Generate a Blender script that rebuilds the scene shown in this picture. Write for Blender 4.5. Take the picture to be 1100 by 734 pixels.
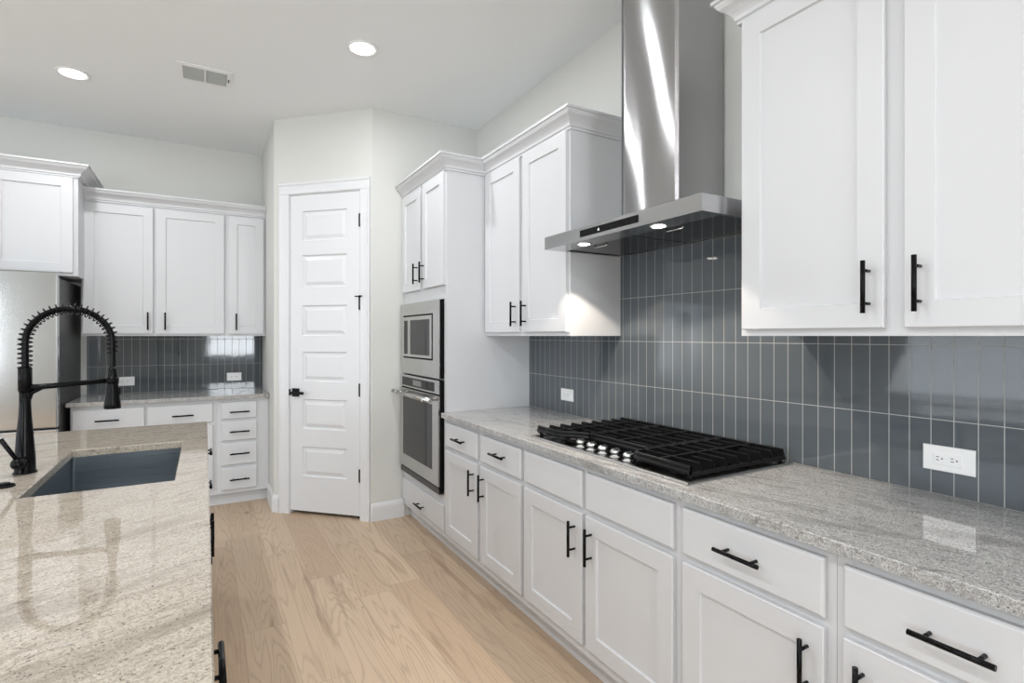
import bpy, bmesh, math, random
from mathutils import Vector, Matrix
random.seed(7)
for o in list(bpy.data.objects):
    bpy.data.objects.remove(o, do_unlink=True)
scene = bpy.context.scene
COL = scene.collection
PI = math.pi

# ------------------------------------------------------------------ camera, world, daylight, exposure
CAM_F, CAM_YAW, CAM_H = 570.0, math.atan(330 / 570.0), 1.395      # focal length in pixels of a 1100 wide frame
cam_d = bpy.data.cameras.new('camera')
cam_d.sensor_width = 36.0
cam_d.lens = CAM_F / 1100.0 * 36.0
cam_d.shift_y = -6.0 / 1100.0
cam_d.clip_start = 0.02
cam = bpy.data.objects.new('camera', cam_d)
COL.objects.link(cam)
cam.location = (0, 0, CAM_H)
cam.rotation_euler = (PI / 2, 0, -CAM_YAW)
scene.camera = cam

world = bpy.data.worlds.new('sky')
scene.world = world
world.use_nodes = True
bg = world.node_tree.nodes['Background']
bg.inputs['Color'].default_value = (0.80, 0.90, 1.0, 1)
bg.inputs['Strength'].default_value = 3.0

scene.view_settings.view_transform = 'Standard'
scene.view_settings.look = 'None'
scene.view_settings.gamma = 1.0
scene.view_settings.use_curve_mapping = False
scene.view_settings.exposure = -0.75

DAY = 1.0            # daylight scale
TILT = 0.75          # upward tilt of the daylight lamps, added to brighten the ceiling
LAMP = 1.0           # ceiling lamp scale


def daylight(name, loc, rot, sx, sy, power, color=(0.90, 0.955, 1.0)):
    d = bpy.data.lights.new(name, 'AREA')
    d.shape = 'RECTANGLE'
    d.size, d.size_y = sx, sy
    d.energy = power * DAY
    d.color = color
    o = bpy.data.objects.new(name, d)
    COL.objects.link(o)
    o.location, o.rotation_euler = loc, rot
    return o


# room extents
XW, XL, YB, YF, ZC = 1.965, -5.5, 5.58, -4.2, 3.11
WIN_LEFT = [(-3.3, -1.3, 0.25, 2.65), (-0.5, 1.5, 0.25, 2.65), (2.1, 4.1, 0.25, 2.65)]     # y0, y1, z0, z1 in the left wall, unseen windows added to light the room
WIN_FRONT = [(0.05, 1.35, 0.68, 2.5), (-5.3, -3.65, 0.25, 2.65)]     # x0, x1, z0, z1 in the wall behind the camera
for y0, y1, z0, z1 in WIN_LEFT:  # area lamps added outside the unseen left windows to light the room
    daylight('daylight', (XL - 0.35, (y0 + y1) / 2, (z0 + z1) / 2), (0, -PI / 2 - TILT, 0), z1 - z0, y1 - y0, 62)
for x0, x1, z0, z1 in WIN_FRONT:
    daylight('daylight', ((x0 + x1) / 2, YF - 0.35, (z0 + z1) / 2), (PI / 2 + TILT, 0, 0), x1 - x0, z1 - z0, 200)


# ------------------------------------------------------------------ materials
def new_mat(name):
    m = bpy.data.materials.new(name)
    m.use_nodes = True
    nt = m.node_tree
    return m, nt, nt.nodes['Principled BSDF']


def simple(name, color, rough=0.5, metal=0.0, spec=0.5, coat=0.0, emit=None, strength=0.0):
    m, nt, p = new_mat(name)
    p.inputs['Base Color'].default_value = (*color, 1)
    p.inputs['Roughness'].default_value = rough
    p.inputs['Metallic'].default_value = metal
    p.inputs['Specular IOR Level'].default_value = spec
    p.inputs['Coat Weight'].default_value = coat
    if emit:
        p.inputs['Emission Color'].default_value = (*emit, 1)
        p.inputs['Emission Strength'].default_value = strength
    return m


class NT:
    """small node-graph helper"""
    def __init__(self, nt):
        self.nt = nt

    def n(self, kind, **kw):
        x = self.nt.nodes.new(kind)
        for k, v in kw.items():
            setattr(x, k, v)
        return x

    def link(self, a, b):
        self.nt.links.new(a, b)

    def val(self, sock, v):
        if isinstance(v, bpy.types.NodeSocket):
            self.link(v, sock)
        else:
            sock.default_value = v

    def math(self, op, a, b=0.0, c=None):
        x = self.n('ShaderNodeMath', operation=op)
        self.val(x.inputs[0], a)
        self.val(x.inputs[1], b)
        if c is not None:
            self.val(x.inputs[2], c)
        return x.outputs[0]

    def comb(self, x, y, z):
        c = self.n('ShaderNodeCombineXYZ')
        for i, v in enumerate((x, y, z)):
            self.val(c.inputs[i], v)
        return c.outputs[0]

    def noise(self, vec, scale, detail=3.0, rough=0.5, dist=0.0):
        x = self.n('ShaderNodeTexNoise')
        self.link(vec, x.inputs['Vector'])
        x.inputs['Scale'].default_value = scale
        x.inputs['Detail'].default_value = detail
        x.inputs['Roughness'].default_value = rough
        x.inputs['Distortion'].default_value = dist
        return x.outputs['Fac']

    def ramp(self, fac, stops, interp='LINEAR'):
        x = self.n('ShaderNodeValToRGB')
        x.color_ramp.interpolation = interp
        el = x.color_ramp.elements
        while len(el) < len(stops):
            el.new(0.5)
        for e, (p, c) in zip(el, stops):
            e.position = p
            e.color = (*c, 1) if len(c) == 3 else c
        self.link(fac, x.inputs['Fac'])
        return x.outputs['Color']

    def mix(self, fac, a, b, blend='MIX'):
        x = self.n('ShaderNodeMix', data_type='RGBA', blend_type=blend)
        self.val(x.inputs[0], fac)
        for s, v in ((x.inputs[6], a), (x.inputs[7], b)):
            if isinstance(v, bpy.types.NodeSocket):
                self.link(v, s)
            else:
                s.default_value = (*v, 1)
        return x.outputs[2]

    def obj_xyz(self):
        t = self.n('ShaderNodeTexCoord')
        s = self.n('ShaderNodeSeparateXYZ')
        self.link(t.outputs['Object'], s.inputs[0])
        return t.outputs['Object'], s.outputs[0], s.outputs[1], s.outputs[2]

    def bump(self, height, strength, dist, p):
        b = self.n('ShaderNodeBump')
        b.inputs['Strength'].default_value = strength
        b.inputs['Distance'].default_value = dist
        self.link(height, b.inputs['Height'])
        self.link(b.outputs[0], p.inputs['Normal'])


def wall_paint(name, color, bump=0.12):
    m, nt, p = new_mat(name)
    g = NT(nt)
    v, x, y, z = g.obj_xyz()
    p.inputs['Base Color'].default_value = (*color, 1)
    p.inputs['Roughness'].default_value = 0.85
    p.inputs['Specular IOR Level'].default_value = 0.25
    g.bump(g.noise(v, 55.0, 3.0), bump, 0.004, p)
    return m


def cabinet_paint():
    m, nt, p = new_mat('white_cabinet_paint')
    g = NT(nt)
    v, x, y, z = g.obj_xyz()
    p.inputs['Base Color'].default_value = (0.645, 0.65, 0.665, 1)
    p.inputs['Roughness'].default_value = 0.38
    p.inputs['Specular IOR Level'].default_value = 0.4
    g.bump(g.noise(v, 9.0, 2.0), 0.03, 0.004, p)
    return m


def brushed(name, color, rough, axis=2, amt=0.06, freq=420.0):
    """brushed metal: fine streaks running along one axis"""
    m, nt, p = new_mat(name)
    g = NT(nt)
    v, x, y, z = g.obj_xyz()
    s = [freq, freq, freq]
    s[axis] = 4.0
    c = g.comb(g.math('MULTIPLY', x, s[0]), g.math('MULTIPLY', y, s[1]), g.math('MULTIPLY', z, s[2]))
    n = g.noise(c, 1.0, 2.0)
    p.inputs['Base Color'].default_value = (*color, 1)
    p.inputs['Metallic'].default_value = 1.0
    g.link(g.math('MULTIPLY_ADD', n, amt * 2, rough - amt), p.inputs['Roughness'])
    g.bump(n, 0.05, 0.0005, p)
    return m


def brushed_sheet(name, color, rough):
    """sheet steel brushed sideways: lamps smear into tall streaks"""
    m, nt, p = new_mat(name)
    g = NT(nt)
    p.inputs['Base Color'].default_value = (*color, 1)
    p.inputs['Metallic'].default_value = 1.0
    p.inputs['Roughness'].default_value = rough
    p.inputs['Anisotropic'].default_value = 1.0
    p.inputs['Anisotropic Rotation'].default_value = 0.25
    t = g.n('ShaderNodeTangent', direction_type='RADIAL', axis='Z')
    g.link(t.outputs[0], p.inputs['Tangent'])
    return m


def granite(name, base, dark, light, streak, axis_angle, polish=0.015):
    m, nt, p = new_mat(name)
    g = NT(nt)
    v, x, y, z = g.obj_xyz()
    ca, sa = math.cos(axis_angle), math.sin(axis_angle)
    u = g.math('ADD', g.math('MULTIPLY', x, ca), g.math('MULTIPLY', y, sa))
    w = g.math('SUBTRACT', g.math('MULTIPLY', y, ca), g.math('MULTIPLY', x, sa))
    stretched = g.comb(g.math('MULTIPLY', u, 1.0), g.math('MULTIPLY', w, 5.5), g.math('MULTIPLY', z, 3.0))
    grain = g.noise(v, 330.0, 2.0, 0.6)
    grain2 = g.noise(v, 120.0, 3.0, 0.6)
    wisps = g.noise(stretched, 8.0, 6.0, 0.68, 0.9)
    cloud = g.noise(stretched, 1.6, 4.0, 0.6, 0.6)
    flecks = g.noise(stretched, 34.0, 3.0, 0.75)
    col = g.mix(g.ramp(grain, [(0.38, (0, 0, 0)), (0.62, (1, 1, 1))]), base, light)
    col = g.mix(g.ramp(grain2, [(0.50, (0, 0, 0)), (0.72, (0.75, 0.75, 0.75))]), col, streak)
    col = g.mix(g.ramp(wisps, [(0.52, (0, 0, 0)), (0.70, (0.8, 0.8, 0.8))]), col, streak)
    col = g.mix(g.ramp(cloud, [(0.55, (0, 0, 0)), (0.68, (0.55, 0.55, 0.55))]), col, streak)
    fl = g.math('MULTIPLY', g.ramp(flecks, [(0.57, (0, 0, 0)), (0.66, (1, 1, 1))]),
                g.ramp(grain, [(0.45, (0, 0, 0)), (0.56, (1, 1, 1))]))
    col = g.mix(g.math('MULTIPLY', fl, 0.75), col, dark)
    spots = g.ramp(g.noise(v, 210.0, 1.0), [(0.66, (0, 0, 0)), (0.70, (1, 1, 1))])
    col = g.mix(g.math('MULTIPLY', spots, 0.8), col, dark)
    g.link(col, p.inputs['Base Color'])
    p.inputs['Roughness'].default_value = polish
    p.inputs['Specular IOR Level'].default_value = 0.9
    return m


def glass_tile(name, axis, off, color_a, color_b, grout, z0=0.908, tw=0.0585, th=0.229):
    m, nt, p = new_mat(name)
    g = NT(nt)
    v, x, y, z = g.obj_xyz()
    along = (x, y)[axis]
    b = g.n('ShaderNodeTexBrick')
    b.offset, b.squash = 0.0, 1.0
    g.link(g.comb(g.math('SUBTRACT', along, off), g.math('SUBTRACT', z, z0), 0.0), b.inputs['Vector'])
    b.inputs['Scale'].default_value = 1.0
    b.inputs['Brick Width'].default_value = tw
    b.inputs['Row Height'].default_value = th
    b.inputs['Mortar Size'].default_value = 0.0013
    b.inputs['Mortar Smooth'].default_value = 0.1
    b.inputs['Color1'].default_value = (*color_a, 1)
    b.inputs['Color2'].default_value = (*color_b, 1)
    b.inputs['Mortar'].default_value = (*grout, 1)
    g.link(b.outputs['Color'], p.inputs['Base Color'])
    g.link(g.math('MULTIPLY_ADD', b.outputs['Fac'], 0.5, 0.05), p.inputs['Roughness'])
    p.inputs['Specular IOR Level'].default_value = 0.6
    # pillowed tile edges and a trace of waviness in the glass
    h = g.math('ADD', g.math('MULTIPLY', b.outputs['Fac'], -1.0), g.math('MULTIPLY', g.noise(v, 14.0, 1.0), 0.5))
    g.bump(h, 0.25, 0.0012, p)
    return m


def oak_floor():
    m, nt, p = new_mat('pale_oak_planks')
    g = NT(nt)
    v, x, y, z = g.obj_xyz()
    W, L = 0.185, 1.45
    row = g.math('FLOOR', g.math('DIVIDE', g.math('ADD', x, 0.03), W))
    wn = g.n('ShaderNodeTexWhiteNoise', noise_dimensions='1D')
    g.link(row, wn.inputs['W'])
    ys = g.math('ADD', g.math('DIVIDE', y, L), g.math('MULTIPLY', wn.outputs['Value'], 7.3))
    seg = g.math('FLOOR', ys)
    wn2 = g.n('ShaderNodeTexWhiteNoise', noise_dimensions='2D')
    g.link(g.comb(row, seg, 0.0), wn2.inputs['Vector'])
    rnd = wn2.outputs['Value']
    # grain: cathedral contour lines of a stretched noise, shifted per plank
    sx = g.math('ADD', g.math('MULTIPLY', x, 6.5), g.math('MULTIPLY', rnd, 40.0))
    sy = g.math('ADD', g.math('MULTIPLY', y, 0.50), g.math('MULTIPLY', rnd, 17.0))
    vec = g.comb(sx, sy, 0.0)
    n1 = g.noise(vec, 1.0, 2.0, 0.45, 0.25)
    rings = g.math('ABSOLUTE', g.math('SINE', g.math('MULTIPLY', n1, 70.0)))
    fine = g.noise(g.comb(g.math('MULTIPLY', x, 260.0), g.math('MULTIPLY', y, 7.0), rnd), 1.0, 3.0, 0.6)
    broad = g.noise(g.comb(g.math('MULTIPLY', sx, 1.9), g.math('MULTIPLY', sy, 2.2), 3.0), 1.0, 3.0, 0.55, 0.4)
    tone = g.ramp(rnd, [(0.0, (0.47, 0.335, 0.225)), (0.5, (0.54, 0.405, 0.283)), (1.0, (0.61, 0.47, 0.337))])
    col = g.mix(g.math('MULTIPLY', g.ramp(rings, [(0.0, (1, 1, 1)), (0.70, (0, 0, 0))]), 0.58), tone, (0.34, 0.24, 0.165))
    col = g.mix(g.math('MULTIPLY', g.ramp(fine, [(0.36, (0, 0, 0)), (0.7, (1, 1, 1))]), 0.38), col, (0.60, 0.49, 0.385))
    col = g.mix(g.math('MULTIPLY', g.ramp(broad, [(0.60, (0, 0, 0)), (0.72, (1, 1, 1))]), 0.60), col, (0.27, 0.18, 0.118))
    # knots: sparse, small, stretched along the plank
    vo = g.n('ShaderNodeTexVoronoi')
    g.link(g.comb(g.math('MULTIPLY', x, 2.6), g.math('MULTIPLY', y, 1.25), 0.0), vo.inputs['Vector'])
    vo.inputs['Scale'].default_value = 1.0
    col = g.mix(g.math('MULTIPLY', g.ramp(vo.outputs['Distance'], [(0.025, (1, 1, 1)), (0.07, (0, 0, 0))]), 0.65), col, (0.13, 0.08, 0.05))
    # joints
    fx = g.math('FRACT', g.math('DIVIDE', g.math('ADD', x, 0.03), W))
    fy = g.math('FRACT', ys)
    jx = g.math('MINIMUM', fx, g.math('SUBTRACT', 1.0, fx))
    jy = g.math('MINIMUM', fy, g.math('SUBTRACT', 1.0, fy))
    j = g.math('MAXIMUM', g.math('LESS_THAN', jx, 0.0065), g.math('LESS_THAN', jy, 0.0009))
    col = g.mix(g.math('MULTIPLY', j, 0.45), col, (0.24, 0.17, 0.115))
    g.link(col, p.inputs['Base Color'])
    g.link(g.math('MULTIPLY_ADD', fine, 0.2, 0.34), p.inputs['Roughness'])
    p.inputs['Specular IOR Level'].default_value = 0.35
    g.bump(g.math('SUBTRACT', g.math('MULTIPLY', fine, 0.3), j), 0.12, 0.001, p)
    return m


def pane_mat():
    m = bpy.data.materials.new('window_glass')
    m.use_nodes = True
    nt = m.node_tree
    nt.nodes.clear()
    out = nt.nodes.new('ShaderNodeOutputMaterial')
    mx = nt.nodes.new('ShaderNodeMixShader')
    tr = nt.nodes.new('ShaderNodeBsdfTransparent')
    gl = nt.nodes.new('ShaderNodeBsdfGlossy')
    gl.inputs['Roughness'].default_value = 0.0
    mx.inputs[0].default_value = 0.06
    nt.links.new(tr.outputs[0], mx.inputs[1])
    nt.links.new(gl.outputs[0], mx.inputs[2])
    nt.links.new(mx.outputs[0], out.inputs[0])
    return m


M_WALL = wall_paint('warm_grey_wall_paint', (0.665, 0.665, 0.635))
M_CEIL = wall_paint('ceiling_paint', (0.88, 0.90, 0.905), 0.2)
M_TRIM = simple('white_trim_paint', (0.72, 0.725, 0.74), 0.35)
M_CAB = cabinet_paint()
M_INNER = simple('cabinet_interior', (0.62, 0.58, 0.52), 0.6)
M_BLACK = simple('matte_black_metal', (0.004, 0.004, 0.0045), 0.22, 0.0, 0.13)
M_IRON = simple('cast_iron', (0.006, 0.006, 0.0065), 0.38, 0.0, 0.18)
M_GAP = simple('black_body_and_shade', (0.004, 0.004, 0.004), 0.6, 0.0, 0.1)  # black appliance bodies, also painted as shade in handle pocket and vent duct
M_STEEL = brushed('brushed_steel', (0.56, 0.555, 0.545), 0.24, axis=0)
M_STEELV = brushed('brushed_steel_fridge', (0.50, 0.505, 0.51), 0.13, axis=2, amt=0.03)
M_HOOD = brushed('hood_steel', (0.50, 0.50, 0.505), 0.20, axis=1, amt=0.03)
M_CHIM = brushed_sheet('chimney_steel', (0.45, 0.45, 0.455), 0.20)
M_CHROME = simple('polished_steel', (0.80, 0.80, 0.80), 0.08, 1.0)
M_FILTER = simple('dark_filter_steel', (0.05, 0.05, 0.052), 0.16, 0.9)
M_DGLASS = simple('dark_oven_glass', (0.024, 0.025, 0.027), 0.06, 0.0, 0.28)
M_PANEL = simple('black_control_glass', (0.008, 0.008, 0.009), 0.12, 0.0, 0.15)
M_LCD = simple('grey_display', (0.16, 0.165, 0.17), 0.2)
M_SINK = brushed('dark_sink_steel', (0.34, 0.38, 0.41), 0.30, axis=0, amt=0.08)
M_TRAY = simple('cooktop_tray_steel', (0.23, 0.23, 0.235), 0.14, 1.0)
M_PLASTIC = simple('white_plastic', (0.85, 0.85, 0.85), 0.35)
M_SLOT = simple('dark_slot', (0.02, 0.02, 0.02), 0.5)
M_VENT = simple('shaded_vent_louver', (0.45, 0.48, 0.47), 0.5)  # shade among the louvers is put into their grey
M_LED = simple('led_lens', (0.9, 0.9, 0.9), 0.4, emit=(1.0, 0.985, 0.95), strength=14.0)
M_HLED = simple('hood_lamp_lens', (0.9, 0.9, 0.9), 0.4, emit=(1.0, 0.95, 0.86), strength=18.0)
M_ICON = simple('lit_control_icon', (0.8, 0.8, 0.8), 0.4, emit=(1, 1, 1), strength=1.0)
M_GRAN = granite('grey_granite', (0.29, 0.285, 0.278), (0.03, 0.028, 0.028), (0.60, 0.595, 0.585), (0.18, 0.173, 0.167), PI / 2 + 0.25)
M_GRANI = granite('beige_granite', (0.42, 0.365, 0.30), (0.05, 0.04, 0.033), (0.60, 0.535, 0.45), (0.255, 0.21, 0.165), 0.42)  # slab tint, with warm light and reflections also put into the colour
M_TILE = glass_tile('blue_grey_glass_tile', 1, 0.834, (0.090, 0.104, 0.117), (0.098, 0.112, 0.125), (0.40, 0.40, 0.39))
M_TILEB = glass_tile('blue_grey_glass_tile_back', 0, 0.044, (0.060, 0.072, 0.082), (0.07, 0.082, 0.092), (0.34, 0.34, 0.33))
M_FLOOR = oak_floor()
M_PANE = pane_mat()
M_FSIDE = simple('fridge_side_grey', (0.06, 0.06, 0.06), 0.4, 0.3)
M_RUBBER = simple('black_rubber', (0.012, 0.012, 0.012), 0.6)


# ------------------------------------------------------------------ mesh helpers
class MB:
    """collects shapes in one bmesh and links them as ONE mesh object"""
    def __init__(self):
        self.bm = bmesh.new()

    def box(self, x0, x1, y0, y1, z0, z1, bevel=0.0, seg=2):
        r = bmesh.ops.create_cube(self.bm, size=1.0)
        vs = r['verts']
        for v in vs:
            v.co = Vector(((x0 + x1) / 2 + v.co.x * (x1 - x0), (y0 + y1) / 2 + v.co.y * (y1 - y0), (z0 + z1) / 2 + v.co.z * (z1 - z0)))
        if bevel > 0:
            es = list({e for v in vs for e in v.link_edges})
            bmesh.ops.bevel(self.bm, geom=es, offset=bevel, segments=seg, affect='EDGES', profile=0.5)
        return self

    def rings(self, rings, cap0=True, cap1=True, smooth=False):
        """rings: list of equal length closed loops of points, bridged in order"""
        prev = None
        loops = []
        for r in rings:
            loops.append([self.bm.verts.new(p) for p in r])
        n = len(loops[0])
        for a, b in zip(loops, loops[1:]):
            for i in range(n):
                f = self.bm.faces.new((a[i], a[(i + 1) % n], b[(i + 1) % n], b[i]))
                f.smooth = smooth
        if cap0:
            self.bm.faces.new(list(reversed(loops[0])))
        if cap1:
            self.bm.faces.new(loops[-1])
        return self

    def panel(self, x0, x1, z0, z1, steps):
        """stacked rectangles seen from -y: steps = [(inset, y), ...] from the back to the middle of the face"""
        self.rings([[(x0 + i, y, z0 + i), (x1 - i, y, z0 + i), (x1 - i, y, z1 - i), (x0 + i, y, z1 - i)] for i, y in steps])
        return self

    def cyl(self, p0, p1, r0, r1=None, n=16, cap=True):
        r1 = r0 if r1 is None else r1
        p0, p1 = Vector(p0), Vector(p1)
        d = (p1 - p0).normalized()
        a = d.orthogonal().normalized()
        b = d.cross(a)
        ring = lambda p, r: [p + (a * math.cos(2 * PI * i / n) + b * math.sin(2 * PI * i / n)) * r for i in range(n)]
        return self.rings([ring(p0, r0), ring(p1, r1)], cap, cap, True)

    def lathe(self, c, prof, n=24, axis='z'):
        """prof: (radius, height) pairs from bottom to top around a vertical axis through c; flat caps at both ends"""
        c = Vector(c)
        def pt(r, h, i):
            a = 2 * PI * i / n
            if axis == 'z':
                return c + Vector((r * math.cos(a), r * math.sin(a), h))
            if axis == 'y':
                return c + Vector((r * math.cos(a), -h, r * math.sin(a)))
            return c + Vector((h, r * math.cos(a), r * math.sin(a)))
        return self.rings([[pt(max(r, 1e-4), h, i) for i in range(n)] for r, h in prof], True, True, True)

    def tube(self, pts, r, n=10):
        pts = [Vector(p) for p in pts]
        rr = r if isinstance(r, (list, tuple)) else [r] * len(pts)
        t = (pts[1] - pts[0]).normalized()
        a = t.orthogonal().normalized()
        rings = []
        for i, p in enumerate(pts):
            t2 = (pts[min(i + 1, len(pts) - 1)] - pts[max(i - 1, 0)]).normalized()
            a = (a - t2 * a.dot(t2)).normalized()
            b = t2.cross(a)
            rings.append([p + (a * math.cos(2 * PI * k / n) + b * math.sin(2 * PI * k / n)) * rr[i] for k in range(n)])
        return self.rings(rings, True, True, True)

    def prism(self, poly, z0, z1):
        return self.rings([[(x, y, z0) for x, y in poly], [(x, y, z1) for x, y in poly]])

    def sweep(self, path, prof, ghost0=None, ghost1=None, z=0.0):
        """profile (outward, up) along a plan path; outward is on the right of the walking direction; ends may be mitred by ghost points"""
        P = [Vector((p[0], p[1])) for p in path]
        rings = []
        for i, p in enumerate(P):
            a = P[i - 1] if i > 0 else (Vector(ghost0) if ghost0 else None)
            b = P[i + 1] if i < len(P) - 1 else (Vector(ghost1) if ghost1 else None)
            nrm = lambda d: Vector((d.y, -d.x)).normalized()
            if a is None:
                o = nrm(b - p)
            elif b is None:
                o = nrm(p - a)
            else:
                n1, n2 = nrm(p - a), nrm(b - p)
                o = (n1 + n2)
                o = o / max(o.dot(n1), 1e-4)
            rings.append([(p.x + o.x * q, p.y + o.y * q, z + h) for q, h in prof])
        return self.rings(rings)

    def build(self, name, m, parent=None):
        bmesh.ops.recalc_face_normals(self.bm, faces=self.bm.faces)
        me = bpy.data.meshes.new(name)
        self.bm.to_mesh(me)
        self.bm.free()
        me.materials.append(m)
        o = bpy.data.objects.new(name, me)
        COL.objects.link(o)
        if parent is not None:
            o.parent = parent
        return o


def thing(name, label, cat, loc=(0, 0, 0), rz=0.0, group=None):
    o = bpy.data.objects.new(name, None)
    COL.objects.link(o)
    o.location, o.rotation_euler = loc, (0, 0, rz)
    o.empty_display_size = 0.1
    return tag(o, label, cat, group)


def tag(o, label, cat, group=None):
    o['label'], o['category'] = label, cat
    if group:
        o['group'] = group
    return o


def struct(o, label=None):
    o['kind'] = 'structure'
    if label:
        o['label'] = label
        o['category'] = 'room'
    return o


# ------------------------------------------------------------------ room shell
struct(MB().box(XL - 0.1, XW + 0.1, YF - 0.1, YB + 0.1, -0.1, 0.0).build('floor', M_FLOOR), 'pale oak plank floor running down the kitchen')
struct(MB().box(XL - 0.1, XW + 0.1, YF - 0.1, YB + 0.1, ZC, ZC + 0.1).build('ceiling', M_CEIL), 'flat pale grey ceiling with recessed lights')
struct(MB().box(XW, XW + 0.1, YF, YB + 0.1, 0, ZC).build('wall_right', M_WALL), 'warm grey right wall behind the range hood')
struct(MB().box(XL, XW, YB, YB + 0.1, 0, ZC).build('wall_back', M_WALL), 'warm grey back wall above the far cabinets')


def pierced(mb, a0, a1, holes, make):
    """wall along one axis with rectangular openings"""
    cur = a0
    for h0, h1, z0, z1 in sorted(holes):
        make(mb, cur, h0, 0, ZC)
        make(mb, h0, h1, 0, z0)
        make(mb, h0, h1, z1, ZC)
        cur = h1
    make(mb, cur, a1, 0, ZC)
    return mb


struct(pierced(MB(), YF - 0.1, YB + 0.1, WIN_LEFT, lambda m, a, b, z0, z1: m.box(XL - 0.1, XL, a, b, z0, z1)).build('wall_left', M_WALL), 'warm grey left wall with added windows, out of view')
struct(pierced(MB(), XL, XW + 0.1, WIN_FRONT, lambda m, a, b, z0, z1: m.box(a, b, YF - 0.1, YF, z0, z1)).build('wall_front', M_WALL), 'warm grey wall with windows behind the camera')


def window(k, loc, rz, w, z0, z1):
    t = bpy.data.objects.new('window_%d' % k, None)
    COL.objects.link(t)
    t.location, t.rotation_euler = loc, (0, 0, rz)
    struct(t, 'white framed window number %d placed out of view for daylight and reflections' % k)
    f = MB()
    e = 0.05
    f.box(0, w, 0.01, 0.08, z0, z0 + e).box(0, w, 0.01, 0.08, z1 - e, z1)
    f.box(0, e, 0.01, 0.08, z0, z1).box(w - e, w, 0.01, 0.08, z0, z1)
    f.box(e, w - e, 0.02, 0.07, (z0 + z1) / 2 - 0.025, (z0 + z1) / 2 + 0.025)
    f.build('window_frame', M_TRIM, t)
    MB().box(e, w - e, 0.042, 0.048, z0 + e, z1 - e).build('window_pane', M_PANE, t)


k = 1
for x0, x1, z0, z1 in WIN_FRONT:
    window(k, (x1, YF, 0), PI, x1 - x0, z0, z1)
    k += 1
for y0, y1, z0, z1 in WIN_LEFT:
    window(k, (XL, y0, 0), PI / 2, y1 - y0, z0, z1)
    k += 1

# pantry box in the corner: left wall, 45 degree wall with the door, right wall
C1, C2 = (0.475, 4.595), (1.09, 3.98)
S2 = math.sqrt(0.5)
I1, I2 = (C1[0] + 0.1, C1[1] + 0.0414), (C2[0] + 0.0414, C2[1] + 0.1)
struct(MB().prism([C1, I1, (I1[0], YB), (C1[0], YB)], 0, ZC).build('wall_pantry_left', M_WALL), 'narrow pantry wall at the end of the far cabinets')
struct(MB().prism([C2, (XW, C2[1]), (XW, I2[1]), I2], 0, ZC).build('wall_pantry_right', M_WALL), 'warm grey pantry wall beside the oven cabinet')
DLEN = math.hypot(C2[0] - C1[0], C2[1] - C1[1])
D0, D1, DZ = 0.143, 0.773, 2.505                     # opening along the angled wall


def diag(t, d=0.0):
    """point on the angled wall, t along it from the left corner, d into the pantry"""
    return (C1[0] + (t + d) * S2, C1[1] + (-t + d) * S2)


wp = MB()
wp.prism([C1, diag(D0), diag(D0, 0.1), I1], 0, ZC)
wp.prism([diag(D1), C2, I2, diag(D1, 0.1)], 0, ZC)
wp.prism([diag(D0), diag(D1), diag(D1, 0.1), diag(D0, 0.1)], DZ, ZC)
struct(wp.build('wall_pantry_door', M_WALL), 'angled warm grey wall around the pantry door')

# baseboards
BASE = [(0, 0), (0.016, 0), (0.016, 0.105), (0.012, 0.122), (0.006, 0.134), (0.0, 0.134)]
b1 = MB().sweep([(C1[0], 4.97), C1, diag(0.052)], BASE)
struct(b1.build('baseboard_pantry_left', M_TRIM), 'white baseboard left of the pantry door')
b2 = MB().sweep([diag(0.862), C2, (1.333, C2[1])], BASE)
struct(b2.build('baseboard_pantry_right', M_TRIM), 'white baseboard between pantry door and oven cabinet')

# pantry door with casing, local frame: x along the wall, -y towards the room
door = bpy.data.objects.new('door_1', None)
COL.objects.link(door)
door.location, door.rotation_euler = (C1[0], C1[1], 0), (0, 0, -PI / 4)
struct(door, 'white six panel pantry door in the angled wall')
lf = MB()
L0, L1, Z0, Z1 = D0 + 0.010, D1 - 0.006, 0.028, 2.495
P0, P1 = L0 + 0.105, L1 - 0.145 + 0.03
pz = [(2.137, 2.370), (1.773, 2.026), (1.396, 1.634), (1.039, 1.272), (0.669, 0.902), (0.299, 0.532)]
yF, yB = 0.002, 0.040
lf.box(L0, P0, yF, yB, Z0, Z1).box(P1, L1, yF, yB, Z0, Z1)
cur = Z1
for a, b in pz:
    lf.box(P0, P1, yF, yB, b, cur)
    cur = a
    lf.panel(P0, P1, a, b, [(0.0, yB), (0.0, yF), (0.007, yF + 0.011), (0.017, yF + 0.011), (0.042, yF + 0.002), (0.043, yF + 0.002)])
lf.box(P0, P1, yF, yB, Z0, cur)
leaf = lf.build('door_leaf', M_TRIM, door)
CAS = [(0, 0), (0, 0.018), (0.012, 0.022), (0.026, 0.018), (0.055, 0.014), (0.070, 0.014), (0.085, 0.008), (0.085, 0)]
cs = MB()
cw = 0.086
for s in (0, 1):
    x0, x1 = (D0 - 0.004 - cw + 0.006, D0 + 0.002) if s == 0 else (D1 - 0.002, D1 + cw - 0.004)
    prof = [(x0, 0.0), (x0, -0.020), (x0 + 0.012, -0.022), (x0 + 0.024, -0.016), (x1 - 0.03, -0.014), (x1 - 0.006, -0.014), (x1, -0.010), (x1, 0.0)] if s == 0 else \
           [(x1, 0.0), (x1, -0.020), (x1 - 0.012, -0.022), (x1 - 0.024, -0.016), (x0 + 0.03, -0.014), (x0 + 0.006, -0.014), (x0, -0.010), (x0, 0.0)]
    cs.rings([[(x, y, 0.0) for x, y in prof], [(x, y, DZ - 0.002) for x, y in prof]])
zt = DZ + cw
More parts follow.
